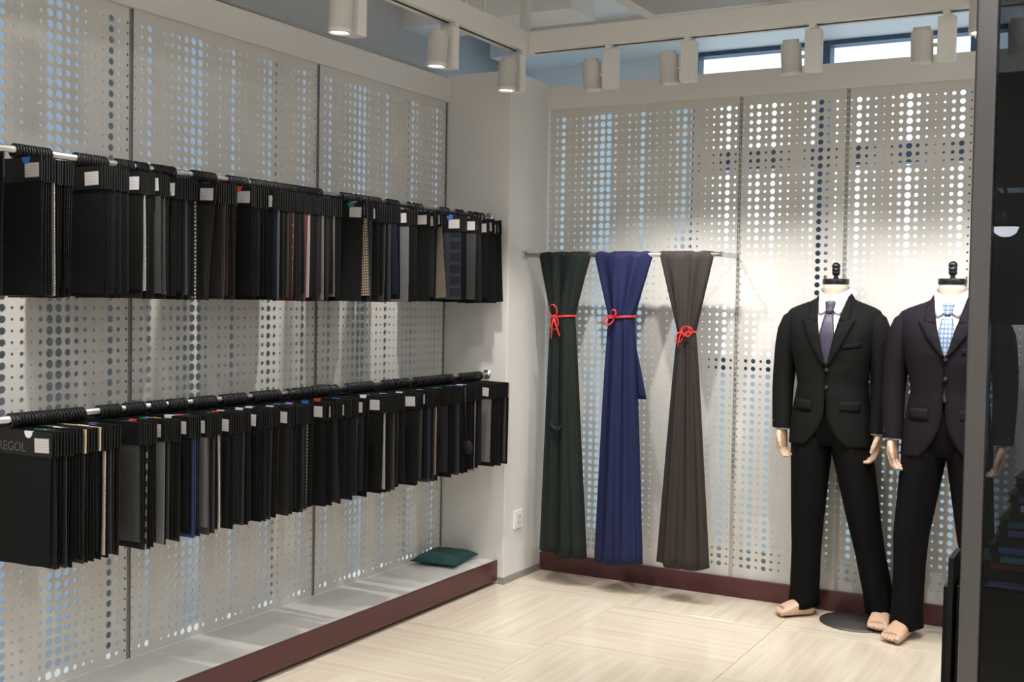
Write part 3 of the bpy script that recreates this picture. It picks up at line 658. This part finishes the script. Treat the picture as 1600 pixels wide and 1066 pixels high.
    for sx in (-1, 1):
        solid(part('pocket_flap', MB().grid(patch(sx * .060, sx * .140, .918, .962, .004)), jm, jk), .003, 0)
    solid(part('breast_pocket', MB().grid(patch(.062, .140, 1.185, 1.205, .003, .010)), jm, jk), .002, 0)
    for z in buttons:
        part('button', MB().lathe([(0, 0), (.0095, 0), (.0095, .003), (.008, .0045), (.0, .003)], (.004, front_y(.004, z, .006), z), 14, M=Matrix.Rotation(PI / 2, 3, 'X')), M_blackwood, jk)
    # trousers
    tr_ = MB(); R = []
    for z, rx, ry in ((.96, .140, .100), (.86, .154, .106), (.80, .152, .098), (.765, .12, .085)):
        R.append([(sup(rx, ry, 2.3, 2 * PI * j / 40)[0], sup(rx, ry, 2.3, 2 * PI * j / 40)[1] + .004, z) for j in range(40)])
    tr_.rings(R)
    for sx, (hx, hy, kx, ky, ax, ay, zh) in zip((-1, 1), legs):
        R = []; n = 26
        for i in range(n + 1):
            s = i / n; z = .80 + (zh - .80) * s
            if s < .5: k = s / .5; cx = hx + (kx - hx) * k; cy = hy + (ky - hy) * k
            else: k = (s - .5) / .5; cx = kx + (ax - kx) * k; cy = ky + (ay - ky) * k
            rx = .091 - .029 * min(1, s * 1.5) + .002 * s; ry = .104 - .036 * min(1, s * 1.4) + .010 * max(0, s - .6)
            fold = max(0, (s - .86) / .14)
            R.append([(cx + (rx + .006 * fold * math.sin(4 * a + i)) * math.copysign(abs(math.cos(a)) ** .9, math.cos(a)), cy + (ry + .008 * fold * math.sin(3 * a + 1.7 * i)) * (math.sin(a) + (-.10 if math.sin(a) < -.97 else 0)), z + .008 * fold * math.sin(a)) for a in [2 * PI * j / 28 for j in range(28)]])
        tr_.rings(R)
    part('trousers', tr_, tm, t)
    # hands and feet
    for sx in (-1, 1): hand(t, sx, (sx * .208, -.026, .835))
    for (fx, fy, fz, ang) in feet: foot(t, (fx, fy, fz), ang)
    b = part('base_disc', MB().lathe([(0, 0), (.155, 0), (.157, .002), (.155, .006), (0, .007)], n=56), M_disc, t); b.location = disc
    return t
def blob(name, mb, m, parent, vox, it=3):
    o = part(name, mb, m, parent)
    r = o.modifiers.new('remesh', 'REMESH'); r.mode = 'VOXEL'; r.voxel_size = vox; r.use_smooth_shade = True
    s = o.modifiers.new('smooth', 'SMOOTH'); s.iterations = it; s.factor = .5; return o
def hand(t, sx, at):
    """hanging, slightly curled hand; local frame: fingers point down (-z), palm faces the body, thumb to the front (-y)"""
    mb = MB(); X = -sx   # towards the body
    mb.rings([[(X * ox + rx * math.cos(2 * PI * j / 16), oy + ry * math.sin(2 * PI * j / 16), z) for j in range(16)] for z, rx, ry, ox, oy in ((.03, .022, .027, 0, 0), (0, .021, .026, 0, 0), (-.025, .019, .032, 0, -.001), (-.055, .0165, .039, .001, -.002), (-.080, .0145, .040, .003, -.001), (-.095, .011, .036, .005, 0))])
    for fy, L, r, curl in ((-.030, .070, .0088, .50), (-.010, .078, .0090, .62), (.010, .073, .0087, .75), (.028, .058, .0078, .88)):
        p = Vector((X * .004, fy, -.084)); a = .12; pts = [p + Vector((0, 0, .02)), p.copy()]
        for k, f in enumerate((.44, .32, .24)):
            a += curl * (.75 if k else .45); p = p + Vector((X * math.sin(a), .10 * (fy / .03) * -.4, -math.cos(a))) * L * f; pts.append(p.copy())
        mb.tube(pts, [r, r, r * .97, r * .9, r * .70], 10)
    p0 = Vector((X * .004, -.026, -.028)); mb.tube([p0, p0 + Vector((X * .012, -.018, -.020)), p0 + Vector((X * .022, -.024, -.046)), p0 + Vector((X * .028, -.022, -.070))], [.013, .0125, .0105, .0075], 10)
    o = blob('hand', mb, M_skin, t, .0022, 3); o.location = at; o.rotation_euler = (math.radians(-8), math.radians(4 * sx), math.radians(20 * sx))
def foot(t, at, ang):
    mb = MB(); R = []
    for y, rx, z0, z1 in ((.045, .028, .006, .070), (.03, .034, .0, .086), (0, .037, .0, .084), (-.04, .042, .0, .068), (-.075, .046, .0, .052), (-.095, .046, .002, .042)):
        R.append([(rx * math.cos(2 * PI * j / 18), y, (z0 + z1) / 2 + (z1 - z0) / 2 * math.copysign(abs(math.sin(2 * PI * j / 18)) ** .75, math.sin(2 * PI * j / 18))) for j in range(18)])
    mb.rings(R)
    for x, L, r in ((.030, .024, .0150), (.010, .025, .0092), (-.007, .022, .0086), (-.0225, .018, .0080), (-.0365, .012, .0075)):
        mb.tube([(x, -.075, .024), (x, -.095, .022), (x * 1.02, -.095 - L * .6, .018), (x * 1.02, -.095 - L, .014)], [r, r, r * .98, r * .7], 10)
    o = blob('foot', mb, M_skin, t, .0020, 1); o.location = at; o.rotation_euler = (0, 0, ang)
J1 = mat('suit_black', (.0070, .0078, .0075), .8, spec=.12, noise=(260, .2)); J2 = mat('suit_aubergine', (.0105, .0085, .0125), .78, spec=.15, noise=(260, .2))
TR1 = mat('trouser_black', (.0055, .0058, .0060), .85, spec=.1, noise=(260, .2)); TR2 = mat('trouser_dark', (.0065, .006, .0072), .85, spec=.1, noise=(260, .2))
TIE1 = stripes('tie_purple_dot', (.030, .025, .055), (.12, .11, .15), 70, 70, thr=.62, rough=.45); TIE2 = stripes('tie_blue_plaid', (.36, .45, .58), (.12, .18, .32), 22, 17, 'MAXIMUM', thr=.80, rough=.45)
m1 = mannequin('headless mannequin in a black suit with a dark purple tie, left of the pair', (1.838, 2.262, 0), 0, J1, TR1, TIE1, 1.105,
               [(-.082, .004, -.092, .0, -.100, .012, .045), (.082, .004, .155, .0, .236, .008, .052)], (1.095, 1.02), [(-.100, -.02, .003, math.radians(-50)), (.240, -.028, .008, math.radians(4))], (.135, -.012, 0))
m2 = mannequin('headless mannequin in an aubergine suit with light blue plaid tie beside the post', (2.335, 2.145, 0), 0, J2, TR2, TIE2, 1.165,
               [(-.084, .004, -.13, .0, -.140, .008, .045), (.082, .004, .12, .004, .170, .012, .050)], (1.163, 1.085, 1.0), [(-.150, -.035, .003, math.radians(-14)), (.180, -.02, .008, math.radians(8))], (.165, .03, 0))

# ------------------------------------------------------------------ glass partition and black display unit at the right
gp = thing('glass_partition', 'tinted glass partition with a slim metal post at the right edge', 'partition', (2.775, -.65, 0))
bevel(part('post', MB().box(-.0165, .0165, -.02, .02, 0, CEIL), M_post, gp), .003)
part('edge_seal', MB().box(-.0195, -.0165, -.004, .004, 0, CEIL), M_slot, gp)
part('glass_pane', MB().box(.0165, 1.10, -.004, .004, .05, CEIL), see_through('tinted_glass', (.38, .40, .42), .02), gp)
part('floor_rail', MB().box(.0165, 1.10, -.012, .012, 0, .05), M_post, gp)
du = thing('display_unit', 'black display unit and board standing in for dark reflections in the tinted glass', 'display unit', (0, 0, 0))
bevel(part('cabinet', MB().box(2.706, 3.5, -.32, .12, 0, .80), M_blackpl, du), .003)
bevel(part('reflection_board', MB().box(2.718, 3.5, -.30, -.26, 1.335, 1.84), M_blackpl, du), .002)  # dark reflection in the glass, built as a black board
part('side_panel', MB().box(3.46, 3.5, -.30, .12, .80, 1.84), M_blackpl, du)
part('reflection_strip', MB().box(2.745, 3.46, -.304, -.299, 1.598, 1.608), mat('pale_reflection', (.45, .55, .62), .3), du)  # window reflection in the glass, built as a pale blue strip
rnd = random.Random(3); z = .80
bookc = [('black', M_card)] * 5 + [('blue', TABS['blue']), ('purple', TABS['purple']), ('red', TABS['red']), ('white', TABS['white'])]
spine = {'blue': mat('spine_blue', (.04, .12, .45), .5), 'purple': mat('spine_purple', (.16, .09, .30), .5), 'red': mat('spine_red', (.45, .04, .04), .5), 'pale': mat('spine_pale', (.5, .55, .62), .5), 'teal': mat('spine_teal', (.04, .25, .32), .5), 'black': M_card}
def book(x, y, z, w, d, h, c, lab, rz):
    t = thing('sample_book', lab, 'sample book', (x, y, z), rz, 'sample books on the black display unit')
    part('cover', MB().box(-w / 2, w / 2, -d / 2, d / 2, 0, .002).box(-w / 2, w / 2, -d / 2, d / 2, h - .002, h), M_card, t)
    part('pages', MB().box(-w / 2 + .004, w / 2 - .003, -d / 2 + .003, d / 2 - .003, .002, h - .002), M_card, t)
    part('spine_label', MB().box(-w / 2 + .02, w / 2 - .05, -d / 2 - .001, -d / 2 + .003, .002, h - .003), spine[c], t)
seqc = ['purple', 'black', 'red', 'teal', 'blue', 'black', 'purple', 'teal', 'black', 'pale', 'blue', 'black', 'pale']
for i, c in enumerate(seqc):
    h = .017
    book(2.742 + .006 * i + .13, -.12 + rnd.uniform(-.006, .006), .80 + i * .0175, .26, .34, h, c, 'sample book with a %s spine label, %s from the bottom of the stack' % (c, ORD[i]), math.radians(rnd.uniform(-3, 3)))
sb = thing('sample_binder', 'black sample binder leaning against the display unit beside the post', 'binder', (2.695, -.33, 0))
part('cover', MB().box(-.002, .008, -.01, .10, .0, .86), M_card, sb); part('pages', MB().box(-.010, -.002, -.008, .09, .30, .80), M_blackpl, sb)
gl = thing('reflected_lamp', 'small glowing lamp standing in for a lamp reflected in the tinted glass', 'lamp', (2.792, -.30, 1.60))  # reflection of a larger lamp, built as a small glowing one
part('arm', MB().tube([(-.03, -.0, 0), (-.03, -.06, .0), (-.022, -.12, .004), (-.006, -.15, .0), (0, -.152, -.02), (0, -.152, -.05)], .0035, 8), M_blackpl, gl)
part('shade', MB().lathe([(0, -.045), (.012, -.047), (.026, -.070), (.027, -.080), (.024, -.080)], (0, -.152, 0), 24), M_blackpl, gl)
part('globe', MB().lathe([(0, -.0985), (.010, -.097), (.019, -.091), (.0235, -.080), (0, -.079)], (0, -.152, 0), 24), mat('reflected_glow', (1, 1, 1), .4, emit=((1, .98, .96), 3)), gl)
